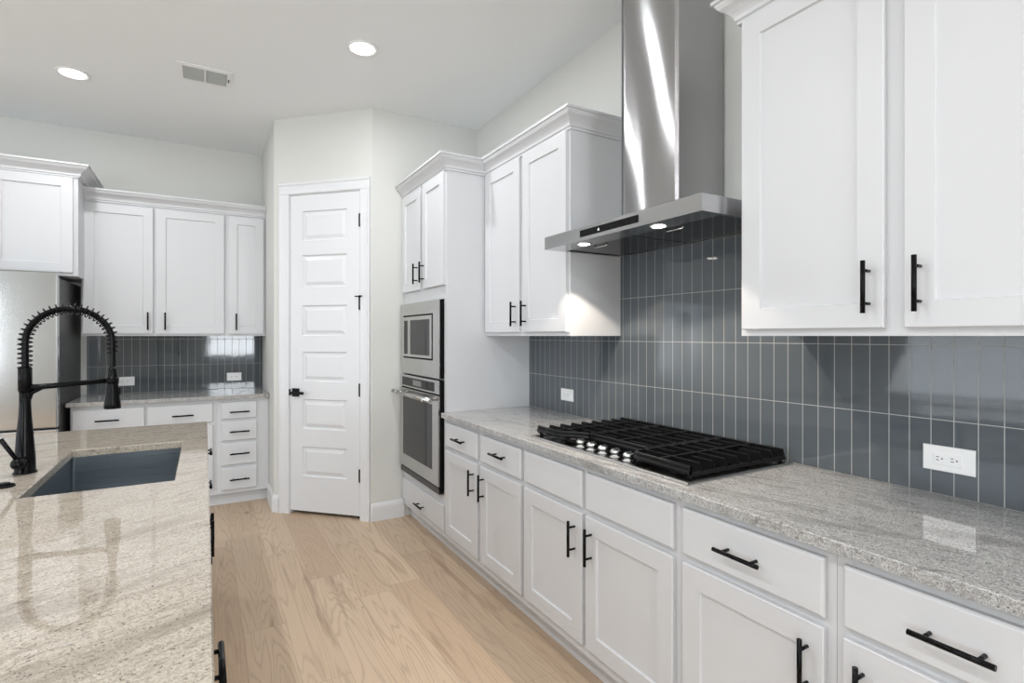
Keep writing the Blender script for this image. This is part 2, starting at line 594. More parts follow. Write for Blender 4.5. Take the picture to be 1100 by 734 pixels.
prof = [(0.0, zt), (-0.020, zt), (-0.022, zt - 0.012), (-0.016, zt - 0.024), (-0.014, DZ + 0.03), (-0.014, DZ + 0.004), (-0.010, DZ - 0.002), (0.0, DZ - 0.002)]
xa, xb = D0 - 0.004 - cw + 0.006, D1 + cw - 0.004
cs.rings([[(xa, y, z) for y, z in prof], [(xb, y, z) for y, z in prof]])
cs.build('door_casing', M_TRIM, door)
jb = MB()
jb.box(D0, D0 + 0.008, 0.0, 0.1, 0, DZ).box(D1 - 0.004, D1, 0.0, 0.1, 0, DZ).box(D0, D1, 0.0, 0.1, DZ - 0.008, DZ)
jb.build('door_jamb', M_TRIM, door)
for hz in (2.272, 1.642, 0.985, 0.335):
    h = MB().cyl((L1 + 0.004, -0.008, hz - 0.05), (L1 + 0.004, -0.008, hz + 0.05), 0.0075, n=12)
    h.box(L1 - 0.012, L1 + 0.004, -0.002, 0.004, hz - 0.048, hz + 0.048)
    if hz == 1.642:                                    # hinge-pin door stop
        h.cyl((L1 + 0.004, -0.010, hz + 0.052), (L1 + 0.040, -0.045, hz + 0.052), 0.005, n=10)
        h.cyl((L1 - 0.030, -0.028, hz + 0.052), (L1 + 0.004, -0.010, hz + 0.052), 0.005, n=10)
        h.cyl((L1 + 0.004, -0.010, hz + 0.045), (L1 + 0.004, -0.010, hz + 0.060), 0.010, n=12)
    h.build('hinge', M_BLACK, door)
hx, hz = L0 + 0.050, 0.952
hd = MB().box(hx - 0.032, hx + 0.032, -0.008, 0.002, hz - 0.032, hz + 0.032, 0.002)
hd.cyl((hx, -0.008, hz), (hx, -0.048, hz), 0.011)
hd.box(hx - 0.012, hx + 0.105, -0.058, -0.044, hz - 0.011, hz + 0.011, 0.003)
hd.box(L0 - 0.012, L0 + 0.002, -0.010, 0.004, hz - 0.025, hz + 0.025, 0.001)
hd.build('door_handle', M_BLACK, door)

# tiled backsplashes: glass tile skins on the walls
SPL = 1.955
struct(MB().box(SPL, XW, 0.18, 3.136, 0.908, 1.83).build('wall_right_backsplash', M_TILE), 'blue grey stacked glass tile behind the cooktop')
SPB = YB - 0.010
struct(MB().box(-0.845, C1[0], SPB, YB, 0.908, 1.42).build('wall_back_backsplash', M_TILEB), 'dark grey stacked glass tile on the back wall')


# ------------------------------------------------------------------ cabinets
CROWN = [(0, 0), (0.010, 0), (0.010, 0.010), (0.017, 0.014), (0.019, 0.026), (0.026, 0.036), (0.040, 0.050), (0.055, 0.060), (0.062, 0.070), (0.064, 0.078), (0.073, 0.080), (0.073, 0.092), (0, 0.092)]
DT = 0.020     # front thickness


def pull(parent, cx, cz, vertical, length=0.145, y=-DT, stand=0.034):
    h = MB()
    l = length / 2
    r = 0.0062
    pts = [(0, -l), (0, l)] if vertical else [(-l, 0), (l, 0)]
    (ax, az), (bx, bz) = pts
    h.cyl((cx + ax, y - stand, cz + az), (cx + bx, y - stand, cz + bz), r, n=14)
    for s in (-1, 1):
        d = s * (l - 0.027)
        px, pzz = (cx, cz + d) if vertical else (cx + d, cz)
        h.cyl((px, y, pzz), (px, y - stand, pzz), 0.0045, n=10)
    return h.build('handle', M_BLACK, parent)


def shaker(name, root, x0, x1, z0, z1, w=0.068):
    m = MB()
    m.panel(x0, x1, z0, z1, [(0.0, 0.0), (0.0, -DT + 0.0025), (0.0025, -DT), (w, -DT), (w + 0.003, -DT + 0.009), (w + 0.004, -DT + 0.009)])
    return m.build(name, M_CAB, root)


def slab(name, root, x0, x1, z0, z1):
    m = MB()
    m.panel(x0, x1, z0, z1, [(0.0, 0.0), (0.0, -DT + 0.006), (0.003, -DT + 0.002), (0.007, -DT), (0.008, -DT)])
    return m.build(name, M_CAB, root)


def cabinet(name, label, cat, loc, rz, W, depth, z0, z1, doors=(), drawers=(), fixed=(), stiles=(), rails=(), toe=False, crown=None, group=None, top=True, shelves=()):
    """local frame: x to the right, face frame front at y = 0, depth to +y; doors/drawers/fixed are (x0, x1, z0, z1, pull)"""
    t = thing(name, label, cat, loc, rz, group)
    b = MB()
    zb = 0.10 if toe else z0
    T = 0.018
    b.box(0, T, 0.019, depth, zb, z1)
    b.box(W - T, W, 0.019, depth, zb, z1)
    if toe:
        b.box(0, T, 0.073, depth, 0.0, zb).box(W - T, W, 0.073, depth, 0.0, zb)
    b.box(T, W - T, depth - 0.010, depth, zb, z1)
    b.box(T, W - T, 0.019, depth - 0.010, zb, zb + T)
    if top:
        b.box(T, W - T, 0.019, depth - 0.010, z1 - T, z1)
    for zs in shelves:
        b.box(T, W - T, 0.019, depth - 0.010, zs, zs + T)
    b.build('carcass', M_CAB, t)
    f = MB()
    fw = 0.038
    xs = [(0, fw), (W - fw, W)] + list(stiles)
    zs = [(zb, zb + 0.045), (z1 - 0.045, z1)] + list(rails)
    for a, c in xs:
        f.box(a, c, 0, 0.019, zb, z1)
    for a, c in zs:
        f.box(fw, W - fw, 0.0004, 0.019, a, c)
    f.build('face_frame', M_CAB, t)
    if toe:
        MB().box(0, W, 0.055, 0.073, 0.0, 0.10).build('toe_kick', M_CAB, t)
    for x0, x1, a, c, p in doors:
        d = shaker('door', t, x0, x1, a, c)
        if p:
            pull(d, p[0], p[1], True)
    for x0, x1, a, c, p in drawers:
        d = slab('drawer', t, x0, x1, a, c)
        if p:
            pull(d, p[0], p[1], False)
    for x0, x1, a, c in fixed:
        slab('drawer_front', t, x0, x1, a, c)
    if crown:
        path, g0, g1 = crown
        MB().sweep(path, CROWN, g0, g1, z1 - 0.002).build('crown_molding', M_CAB, t)
    return t


RW, RR = 1.335, -PI / 2                 # right run: face frame plane, facing -X
DEP = SPL - RW - 0.002
DR, DO = (0.700, 0.848), (0.147, 0.676)
GB = 'white base cabinets along the right wall'


def vd(x0, x1, side, zc=0.567, ins=0.040):
    return (x0, x1, DO[0], DO[1], ((x1 - ins) if side > 0 else (x0 + ins), zc))


RTOP = 0.877
cabinet('base_cabinet', 'white base cabinet with two drawers over two doors beside the wall oven', 'cabinet', (RW, 3.134, 0), RR, 0.956, DEP, 0, RTOP,
        doors=[vd(0.017, 0.468, 1), vd(0.515, 0.942, -1)],
        drawers=[(0.017, 0.468, *DR, (0.258, 0.773)), (0.515, 0.942, *DR, (0.745, 0.779))],
        stiles=[(0.455, 0.53)], rails=[(0.66, 0.715)], toe=True, group=GB)
cabinet('base_cabinet', 'white base cabinet with plain drawer fronts under the gas cooktop', 'cabinet', (RW, 2.177, 0), RR, 0.965, DEP, 0, RTOP,
        doors=[vd(0.018, 0.466, 1, ins=0.046), vd(0.488, 0.945, -1, ins=0.040)],
        fixed=[(0.018, 0.463, *DR), (0.490, 0.945, *DR)],
        stiles=[(0.455, 0.50)], rails=[(0.66, 0.715)], toe=True, group=GB, top=False)
cabinet('base_cabinet', 'narrow white base cabinet, one drawer over one door, right of cooktop cabinet', 'cabinet', (RW, 1.211, 0), RR, 0.488, DEP, 0, RTOP,
        doors=[vd(0.020, 0.466, 1)], drawers=[(0.018, 0.466, *DR, (0.238, 0.774))], rails=[(0.66, 0.715)], toe=True, group=GB)
cabinet('base_cabinet', 'white base cabinet at the lower right corner, nearest the camera', 'cabinet', (RW, 0.722, 0), RR, 0.522, DEP, 0, RTOP,
        doors=[vd(0.022, 0.490, -1, ins=0.046)], drawers=[(0.022, 0.490, *DR, (0.244, 0.772))], rails=[(0.66, 0.715)], toe=True, group=GB)

# tall oven cabinet
tw = 0.838
cabinet('oven_cabinet', 'tall white oven cabinet holding microwave and wall oven beside pantry', 'cabinet', (RW, 3.974, 0), RR, tw, XW - RW - 0.002, 0, 2.455,
        doors=[(0.014, 0.400, 1.722, 2.449, (0.355, 1.836)), (0.446, 0.824, 1.722, 2.449, (0.482, 1.836))],
        drawers=[(0.014, 0.824, 0.147, 0.312, (0.436, 0.206))],
        stiles=[], rails=[(0.295, 0.372), (1.636, 1.735), (1.1105, 1.1145)], toe=True,
        crown=([(0, 0), (tw, 0), (tw, 0.29)], None, (tw + 1, 0.29)), shelves=[0.36, 1.095, 1.66])

# upper cabinets on the right wall
UF = 1.62
UD = XW - UF - 0.002
cabinet('wall_cabinet', 'white two door wall cabinet between oven cabinet and range hood', 'cabinet', (UF, 3.133, 0), RR, 0.933, UD, 1.395, 2.455,
        doors=[(0.014, 0.448, 1.417, 2.449, (0.410, 1.524)), (0.488, 0.918, 1.417, 2.449, (0.528, 1.524))], stiles=[(0.44, 0.50)],
        crown=([(0.0, 0), (0.933, 0), (0.933, UD)], (0.0, -1.0), None), group='white wall cabinets with crown molding')
cabinet('wall_cabinet', 'large white two door wall cabinet at upper right, nearest the camera', 'cabinet', (UF, 1.200, 0), RR, 0.972, UD, 1.395, 2.482,
        doors=[(0.014, 0.456, 1.417, 2.476, (0.420, 1.530)), (0.504, 0.958, 1.417, 2.476, (0.542, 1.530))], stiles=[(0.448, 0.514)],
        crown=([(0, UD), (0, 0), (0.972, 0), (0.972, UD)], None, None), group='white wall cabinets with crown molding')

# back wall cabinets
BF = 5.25
BD = YB - BF - 0.002
cabinet('wall_cabinet', 'white two door wall cabinet on back wall right of the fridge', 'cabinet', (-0.830, BF, 0), 0, 0.983, BD, 1.395, 2.455,
        doors=[(0.010, 0.464, 1.412, 2.440, (0.430, 1.515)), (0.482, 0.975, 1.412, 2.440, (0.548, 1.515))], stiles=[(0.45, 0.50)],
        crown=([(0, 0), (0.983, 0)], None, None), group='white wall cabinets with crown molding')
cabinet('wall_cabinet', 'narrow white one door wall cabinet on back wall beside the pantry', 'cabinet', (0.154, BF, 0), 0, 0.319, BD, 1.395, 2.455,
        doors=[(0.022, 0.304, 1.412, 2.440, (0.084, 1.518))],
        crown=([(0, 0), (0.319, 0)], None, None), group='white wall cabinets with crown molding')
FF = 5.00
cabinet('fridge_cabinet', 'white cabinet with tall crown above the fridge', 'cabinet', (-1.795, FF, 0), 0, 0.985, YB - FF - 0.002, 1.835, 2.563,
        doors=[(0.020, 0.470, 1.858, 2.555, (0.435, 1.955)), (0.498, 0.957, 1.858, 2.555, (0.533, 1.955))], stiles=[(0.46, 0.51)],
        crown=([(0, YB - FF - 0.002), (0, 0), (0.985, 0), (0.985, YB - FF - 0.002)], None, None))
BB = 4.95
BDP = SPB - BB - 0.002
GK = 'white base cabinets along the back wall'
cabinet('base_cabinet', 'white back wall base cabinet with two wide drawers beside the fridge', 'cabinet', (-0.846, BB, 0), 0, 0.926, BDP, 0, RTOP,
        drawers=[(0.010, 0.446, *DR, (0.220, 0.766)), (0.464, 0.903, *DR, (0.698, 0.766))],
        doors=[(0.010, 0.446, *DO, (0.405, 0.567)), (0.464, 0.903, *DO, (0.504, 0.567))],
        stiles=[(0.436, 0.474)], rails=[(0.66, 0.715)], toe=True, group=GK)
cabinet('drawer_cabinet', 'white four drawer base cabinet on back wall beside pantry', 'cabinet', (0.081, BB, 0), 0, 0.391, BDP, 0, RTOP,
        drawers=[(0.036, 0.298, 0.712, 0.850, (0.168, 0.770)), (0.036, 0.298, 0.533, 0.688, (0.168, 0.608)),
                 (0.036, 0.298, 0.334, 0.510, (0.168, 0.426)), (0.036, 0.298, 0.130, 0.311, (0.168, 0.215))],
        stiles=[(0.29, 0.353)], rails=[(0.68, 0.72), (0.50, 0.54), (0.30, 0.34)], toe=True, group=GK)


# ------------------------------------------------------------------ countertops
def slab_top(name, label, x0, x1, y0, y1, z0, z1, mat, hole=None, bev=0.003):
    m = MB()
    if hole is None:
        m.box(x0, x1, y0, y1, z0, z1, bev)
    else:
        hx0, hx1, hy0, hy1 = hole
        O = [(x0, y0), (x1, y0), (x1, y1), (x0, y1)]
        Hh = [(hx0, hy0), (hx1, hy0), (hx1, hy1), (hx0, hy1)]
        ins = lambda P, d: [(P[0][0] + d, P[0][1] + d), (P[1][0] - d, P[1][1] + d), (P[2][0] - d, P[2][1] - d), (P[3][0] + d, P[3][1] - d)]
        loops = [[(x, y, z0) for x, y in Hh], [(x, y, z0) for x, y in O], [(x, y, z1 - bev) for x, y in O], [(x, y, z1) for x, y in ins(O, bev)],
                 [(x, y, z1) for x, y in ins(Hh, -bev)], [(x, y, z1 - bev) for x, y in Hh], [(x, y, z0) for x, y in Hh]]
        m.rings(loops, False, False)
        bmesh.ops.remove_doubles(m.bm, verts=m.bm.verts, dist=1e-5)
    return tag(m.build(name, mat), label, 'countertop')


CT = 0.908
slab_top('countertop', 'long grey granite countertop along the right wall under the cooktop', 1.296, SPL - 0.0015, 0.17, 3.134, 0.878, CT, M_GRAN,
         hole=(1.42, 1.87, 1.28, 2.10))
slab_top('countertop', 'pale granite countertop on the back wall beside the fridge', -0.866, C1[0] - 0.002, 4.905, SPB - 0.0015, 0.878, CT, M_GRAN)
SINK = (-0.487, -0.089, 2.118, 2.893)
IX0, IX1, IY0, IY1 = -1.12, 0.012, 0.50, 3.480
slab_top('island_countertop', 'beige polished granite island top with the sink cut out', IX0, IX1, IY0, IY1, 0.878, CT, M_GRANI, hole=SINK)

# island cabinets, facing +X
IF, IR = -0.026, PI / 2
IDP = 0.60
GI = 'white island cabinets under the beige granite'
cabinet('drawer_cabinet', 'white four drawer island cabinet at the end nearest the back wall', 'cabinet', (IF, 2.985, 0), IR, 0.460, IDP, 0, RTOP,
        drawers=[(0.02, 0.44, 0.712, 0.850, (0.23, 0.785)), (0.02, 0.44, 0.533, 0.688, (0.23, 0.612)),
                 (0.02, 0.44, 0.334, 0.510, (0.23, 0.424)), (0.02, 0.44, 0.130, 0.311, (0.23, 0.222))],
        rails=[(0.68, 0.72), (0.50, 0.54), (0.30, 0.34)], toe=True, group=GI)
cabinet('sink_cabinet', 'white island cabinet with two doors below the sink', 'cabinet', (IF, 2.045, 0), IR, 0.938, IDP, 0, RTOP,
        doors=[(0.02, 0.458, *DO, (0.418, 0.575)), (0.482, 0.918, *DO, (0.522, 0.575))],
        fixed=[(0.02, 0.918, *DR)], stiles=[(0.45, 0.49)], rails=[(0.66, 0.715)], toe=True, group=GI, top=False)
cabinet('base_cabinet', 'white island cabinet with drawer pull at lower left, near the camera', 'cabinet', (IF, 0.540, 0), IR, 0.860, IDP, 0, RTOP,
        drawers=[(0.02, 0.84, *DR, (0.600, 0.778))],
        doors=[(0.02, 0.42, *DO, (0.38, 0.567)), (0.44, 0.84, *DO, (0.48, 0.567))],
        stiles=[(0.41, 0.45)], rails=[(0.66, 0.715)], toe=True, group=GI)
# dishwasher between sink cabinet and near cabinet
dw = thing('dishwasher', 'stainless dishwasher built into the island beside the sink cabinet', 'dishwasher', (IF, 1.420, 0), IR)
MB().box(0.0, 0.605, 0.0, 0.57, 0.10, 0.86).box(0.02, 0.585, 0.06, 0.5, 0.0, 0.10).build('body', M_FSIDE, dw)
MB().box(0.003, 0.602, -0.022, 0.0, 0.115, 0.858, 0.004).build('door', M_STEEL, dw)
MB().box(0.20, 0.405, -0.0235, -0.0215, 0.79, 0.83, 0.0005).build('pocket_handle_shade', M_GAP, dw)  # dark plate on the flat door, painted as shade of a pocket
# seating-side back panel of the island
bp = thing('island_back_panel', 'white paneled back of the island on the side away from the cooktop', 'panel', (IF - IDP - 0.025, IY1 - 0.04, 0), -PI / 2)
pm = MB()
for i in range(4):
    a = 0.0 + i * 0.725
    pm.panel(a, a + 0.725, 0.0, 0.877, [(0.0, 0.02), (0.0, 0.0), (0.07, 0.0), (0.073, 0.008), (0.074, 0.008)])
pm.build('wainscot_panel', M_CAB, bp)
for i in range(3):
    cx = 0.20 + i * 1.25
    MB().rings([[(cx - 0.02, y, z) for y, z in ((0, 0.60), (-0.03, 0.62), (-0.22, 0.84), (-0.24, 0.877), (0, 0.877))],
                [(cx + 0.02, y, z) for y, z in ((0, 0.60), (-0.03, 0.62), (-0.22, 0.84), (-0.24, 0.877), (0, 0.877))]]).build('corbel', M_CAB, bp)

# sink
sk = thing('sink', 'dark steel undermount sink in the island beside the faucet', 'sink', ((SINK[0] + SINK[1]) / 2, (SINK[2] + SINK[3]) / 2, 0.878))
sw, sl = (SINK[1] - SINK[0]) / 2, (SINK[3] - SINK[2]) / 2


def rrect(w, l, r, z, n=5):
    pts = []
    for cx, cy, a0 in ((w - r, l - r, 0), (-w + r, l - r, PI / 2), (-w + r, -l + r, PI), (w - r, -l + r, 1.5 * PI)):
        for i in range(n + 1):
            a = a0 + PI / 2 * i / n
            pts.append((cx + r * math.cos(a), cy + r * math.sin(a), z))
    return pts


bw = MB()
e = 0.004
bw.rings([rrect(sw + 0.02, sl + 0.02, 0.02, -0.0012), rrect(sw + e, sl + e, 0.012, -0.0012), rrect(sw + e, sl + e, 0.012, -0.215), rrect(sw - 0.012, sl - 0.012, 0.02, -0.230),
          rrect(0.05, 0.05, 0.049, -0.236)], False, True, False)
for f in bw.bm.faces:
    f.smooth = False
bw.build('bowl', M_SINK, sk)
MB().lathe((0, 0, -0.238), [(0.046, 0.002), (0.046, 0.006), (0.040, 0.008), (0.034, 0.004), (0.010, 0.003), (0.008, 0.012)]).build('drain', M_CHROME, sk)

# faucet
FX, FY = -0.553, 2.500
fc = thing('faucet', 'black spring-neck kitchen faucet standing on the island beside the sink', 'faucet', (FX, FY, CT))
MB().lathe((0, 0, 0), [(0.034, 0.0), (0.034, 0.004), (0.030, 0.008), (0.0285, 0.06), (0.0235, 0.14), (0.0185, 0.20), (0.0165, 0.24), (0.0165, 0.29)]).build('body', M_BLACK, fc)
MB().lathe((0, 0, 0), [(0.0165, 0.29), (0.0195, 0.291), (0.0195, 0.374), (0.016, 0.377), (0.012, 0.377)]).build('spring_collar', M_BLACK, fc)
# hose path: up, over a half circle, down to the spray head
R = 0.125
top = 0.462
path = [(0, 0, 0.370 + i * (top - 0.370) / 8) for i in range(8)]
path += [(R - R * math.cos(a), 0, top + R * math.sin(a)) for a in [PI * i / 40 for i in range(41)]]
path += [(2 * R, 0, top - 0.012 - i * (top - 0.012 - 0.29) / 10) for i in range(11)]
MB().tube(path, 0.0105, 10).build('hose', M_BLACK, fc)


def resample(pts, step):
    pts = [Vector(p) for p in pts]
    out, carry = [pts[0]], 0.0
    for a, b in zip(pts, pts[1:]):
        L = (b - a).length
        d = step - carry
        while d <= L:
            out.append(a + (b - a) * (d / L))
            d += step
        carry = L - (d - step)
    return out


coil_path = [p for p in resample(path, 0.0013)]
cut = int(len(coil_path) * 0.80)
coil_path = coil_path[:cut]
turns_pitch = 0.0165
cp = []
for i, p in enumerate(coil_path):
    t = (coil_path[min(i + 1, cut - 1)] - coil_path[max(i - 1, 0)]).normalized()
    nrm = Vector((0, 1, 0))
    bn = t.cross(nrm).normalized()
    a = 2 * PI * (i * 0.0013) / turns_pitch
    cp.append(p + (nrm * math.cos(a) + bn * math.sin(a)) * 0.0195)
MB().tube(cp, 0.0024, 6).build('spring_coil', M_BLACK, fc)
ar = MB().tube([(0.010, 0, 0.302), (0.04, 0, 0.304), (2 * R - 0.020, 0, 0.318)], [0.0135, 0.0105, 0.0095], 12)
ar.tube([(0.012, 0, 0.262), (0.017, 0, 0.284), (0.045, 0, 0.300)], [0.006, 0.008, 0.007], 8)
ar.lathe((2 * R, 0, 0.318), [(0.0205, -0.012), (0.0205, 0.012), (0.0125, 0.013), (0.0125, -0.013)], 20)
ar.build('holder_arm', M_BLACK, fc)
sp = MB().lathe((2 * R, 0, 0.0), [(0.0260, 0.212), (0.0275, 0.216), (0.0255, 0.240), (0.0195, 0.288), (0.0175, 0.315), (0.0150, 0.348), (0.0120, 0.37)])
sp.box(2 * R + 0.014, 2 * R + 0.026, -0.008, 0.008, 0.262, 0.292, 0.003)
sp.build('spray_head', M_BLACK, fc)
lv = MB().cyl((0, -0.02, 0.045), (-0.006, -0.062, 0.045), 0.0175, 0.0175, 18)
lv.lathe((-0.006, -0.062, 0.045), [(0.004, -0.019), (0.014, -0.015), (0.019, -0.006), (0.0195, 0.0), (0.019, 0.006), (0.014, 0.015), (0.004, 0.019)], 18)
lv.build('lever_hub', M_BLACK, fc)
MB().cyl((-0.006, -0.062, 0.055), (-0.050, -0.062, 0.135), 0.0065, 0.0075, 12).build('lever', M_BLACK, fc)

bt = thing('sink_button', 'small round black button in the island granite in front of faucet', 'button', (-0.560, 2.300, CT))
MB().lathe((0, 0, 0), [(0.028, 0.0), (0.028, 0.004), (0.025, 0.007), (0.016, 0.007)]).build('flange', M_BLACK, bt)
MB().lathe((0, 0, 0), [(0.0155, 0.005), (0.0155, 0.012), (0.013, 0.014)]).build('push_cap', M_BLACK, bt)

# ------------------------------------------------------------------ built-in appliances in the tall cabinet
AX0, AX1 = 0.028, 0.804                     # local x across the cabinet
mw = thing('microwave', 'stainless built-in microwave with trim frame above the wall oven', 'microwave', (RW, 3.974, 0), RR)
MB().box(AX0 + 0.03, AX1 - 0.03, 0.001, 0.42, 1.150, 1.600).box(AX0 + 0.008, AX1 - 0.006, -0.030, -0.001, 1.122, 1.630).build('body', M_GAP, mw)
tk = MB()
a0, a1, c0, c1 = AX0, AX1 - 0.008, 1.120, 1.632
m0, m1, n0, n1 = 0.092, 0.690, 1.232, 1.546
for bx in ((a0, a1, c0, n0), (a0, a1, n1, c1), (a0, m0, n0, n1), (m1, a1, n0, n1)):
    tk.box(bx[0], bx[1], -0.036, -0.030, bx[2], bx[3])
tk.build('trim_kit', M_STEEL, mw)
md = MB()
m0, m1, n0, n1 = m0 + 0.012, m1 - 0.012, n0 + 0.012, n1 - 0.012
w0, w1, q0, q1 = 0.262, 0.646, 1.262, 1.508
for bx in ((m0, m1, n0, q0), (m0, m1, q1, n1), (m0, 0.125, q0, q1), (0.205, w0, q0, q1), (w1, m1, q0, q1)):
    md.box(bx[0], bx[1], -0.042, -0.030, bx[2], bx[3])
md.build('door', M_STEEL, mw)
MB().box(w0, w1, -0.040, -0.032, q0, q1).build('door_window', M_DGLASS, mw)
MB().box(0.125, 0.205, -0.040, -0.032, q0, q1).build('control_strip', M_PANEL, mw)

ov = thing('wall_oven', 'stainless wall oven with bar handle below the microwave', 'oven', (RW, 3.974, 0), RR)
ob = MB().box(AX0 + 0.03, AX1 - 0.03, 0.001, 0.56, 0.40, 1.070).box(AX0 + 0.006, AX1 - 0.004, -0.030, -0.001, 0.392, 1.106)
ob.build('body', M_GAP, ov)
cpn = MB()
for bx in ((AX0, AX1 - 0.008, 1.090, 1.106), (AX0, AX1 - 0.008, 1.018, 1.028), (AX0, AX0 + 0.04, 1.028, 1.090), (AX1 - 0.085, AX1 - 0.008, 1.028, 1.090)):
    cpn.box(bx[0], bx[1], -0.036, -0.030, bx[2], bx[3])
cpn.build('control_frame', M_STEEL, ov)
cg = MB().box(AX0 + 0.04, AX1 - 0.085, -0.035, -0.030, 1.028, 1.090).build('control_panel', M_PANEL, ov)
MB().box(0.30, 0.47, -0.0358, -0.035, 1.040, 1.078).build('display', M_LCD, cg)
od = MB()
d0, d1, e0, e1 = AX0, AX1 - 0.008, 0.425, 1.008
w0, w1, q0, q1 = AX0 + 0.075, AX1 - 0.110, 0.515, 0.945
for bx in ((d0, d1, e0, q0), (d0, d1, q1, e1), (d0, w0, q0, q1), (w1, d1, q0, q1)):
    od.box(bx[0], bx[1], -0.042, -0.030, bx[2], bx[3])
odr = od.build('door', M_STEEL, ov)
MB().box(w0, w1, -0.0405, -0.031, q0, q1).build('oven_window', M_DGLASS, odr)
oh = MB().cyl((AX0 - 0.012, -0.092, 0.978), (AX1 - 0.012, -0.092, 0.978), 0.0145, n=20)
for bx in (AX0 + 0.09, AX1 - 0.13):
    oh.cyl((bx, -0.042, 0.978), (bx, -0.088, 0.978), 0.014)
oh.build('handle', M_STEEL, ov)
for bx in (AX0 + 0.09, AX1 - 0.13):
    MB().lathe((bx, -0.1045, 0.978), [(0.017, -0.004), (0.017, 0.001), (0.013, 0.003)], 20, 'y').build('handle_medallion', M_CHROME, ov)
MB().box(AX0 + 0.002, AX1 - 0.010, -0.034, -0.004, 0.374, 0.412).build('vent_trim', M_FILTER, ov)

# ------------------------------------------------------------------ refrigerator
fr = thing('refrigerator', 'stainless refrigerator at the left edge below the fridge cabinet', 'refrigerator', (-1.790, 4.72, 0))
FWd = 0.915
MB().box(0.006, FWd - 0.006, 0.066, 0.82, 0.03, 1.80, 0.004).build('body', M_FSIDE, fr)
for x0, x1 in ((0.0, FWd / 2 - 0.003), (FWd / 2 + 0.003, FWd)):
    d = MB().box(x0, x1, 0.0, 0.060, 0.765, 1.836, 0.010, 3).build('door', M_STEELV, fr)
    hx = FWd / 2 + (-0.035 if x0 == 0 else 0.035)
    MB().cyl((hx, -0.05, 0.86), (hx, -0.05, 1.70), 0.010).cyl((hx, 0, 0.90), (hx, -0.05, 0.90), 0.008).cyl((hx, 0, 1.66), (hx, -0.05, 1.66), 0.008).build('handle', M_STEELV, d)
d = MB().box(0.0, FWd, 0.0, 0.060, 0.09, 0.755, 0.010, 3).build('freezer_drawer', M_STEELV, fr)
MB().cyl((0.08, -0.05, 0.69), (FWd - 0.08, -0.05, 0.69), 0.010).cyl((0.14, 0, 0.69), (0.14, -0.05, 0.69), 0.008).cyl((FWd - 0.14, 0, 0.69), (FWd - 0.14, -0.05, 0.69), 0.008).build('handle', M_STEELV, d)
for x0 in (0.02, FWd - 0.12):
    MB().box(x0, x0 + 0.10, 0.01, 0.10, 1.80, 1.822, 0.003).build('hinge_cover', M_FSIDE, fr)
for x in (0.06, FWd - 0.06):
    for y in (0.12, 0.76):
        MB().cyl((x, y, 0.0), (x, y, 0.032), 0.02).build('foot', M_RUBBER, fr)

# ------------------------------------------------------------------ range hood
HY0, HY1 = 1.231, 2.190
hd = thing('range_hood', 'stainless chimney range hood over the gas cooktop', 'range hood', (SPL - 0.002, (HY0 + HY1) / 2, 1.82), RR)
hw = (HY1 - HY0) / 2
HD = SPL - 0.002 - 1.455
cn = MB()
cn.rings([[(-hw, -HD, 0), (hw, -HD, 0), (hw, 0, 0), (-hw, 0, 0)], [(-hw, -HD, 0.060), (hw, -HD, 0.060), (hw, 0, 0.060), (-hw, 0, 0.060)],
          [(-hw + 0.004, -HD + 0.004, 0.063), (hw - 0.004, -HD + 0.004, 0.063), (hw - 0.004, 0, 0.063), (-hw + 0.004, 0, 0.063)]], False, True)
cn.rings([[(-hw, -HD, 0), (hw, -HD, 0), (hw, 0, 0), (-hw, 0, 0)],
          [(-hw + 0.02, -HD + 0.115, 0), (hw - 0.02, -HD + 0.115, 0), (hw - 0.02, -0.02, 0), (-hw + 0.02, -0.02, 0)],
          [(-hw + 0.02, -HD + 0.115, 0.02), (hw - 0.02, -HD + 0.115, 0.02), (hw - 0.02, -0.02, 0.02), (-hw + 0.02, -0.02, 0.02)]], False, True)
bmesh.ops.remove_doubles(cn.bm, verts=cn.bm.verts, dist=1e-5)
cn.build('canopy', M_HOOD, hd)
for i in range(2):
    x0 = -hw + 0.03 + i * (hw - 0.03)
    fm = MB().box(x0 + 0.003, x0 + hw - 0.033, -HD + 0.125, -0.03, 0.004, 0.016, 0.003)
    fo = fm.build('filter', M_FILTER, hd)
    MB().tube([(x0 + hw / 2 - 0.06, -HD + 0.15, 0.004), (x0 + hw / 2 - 0.06, -HD + 0.15, -0.006), (x0 + hw / 2 + 0.02, -HD + 0.15, -0.006), (x0 + hw / 2 + 0.02, -HD + 0.15, 0.004)], 0.003, 8).build('filter_latch', M_CHROME, fo)
ccx = (HY0 + HY1) / 2
px0, px1 = ccx - 1.905, ccx - 1.535
cpnl = MB().box(px0, px1, -HD - 0.0012, -HD + 0.001, 0.016, 0.046).build('control_panel', M_PANEL, hd)
ix = ccx - 1.775
MB().rings([[(ix - 0.006, -HD - 0.0016, 0.026), (ix + 0.006, -HD - 0.0016, 0.026), (ix, -HD - 0.0016, 0.038)], [(ix - 0.006, -HD - 0.001, 0.026), (ix + 0.006, -HD - 0.001, 0.026), (ix, -HD - 0.001, 0.038)]]).build('indicator_icon', M_ICON, cpnl)
HOODLAMP = 33.0
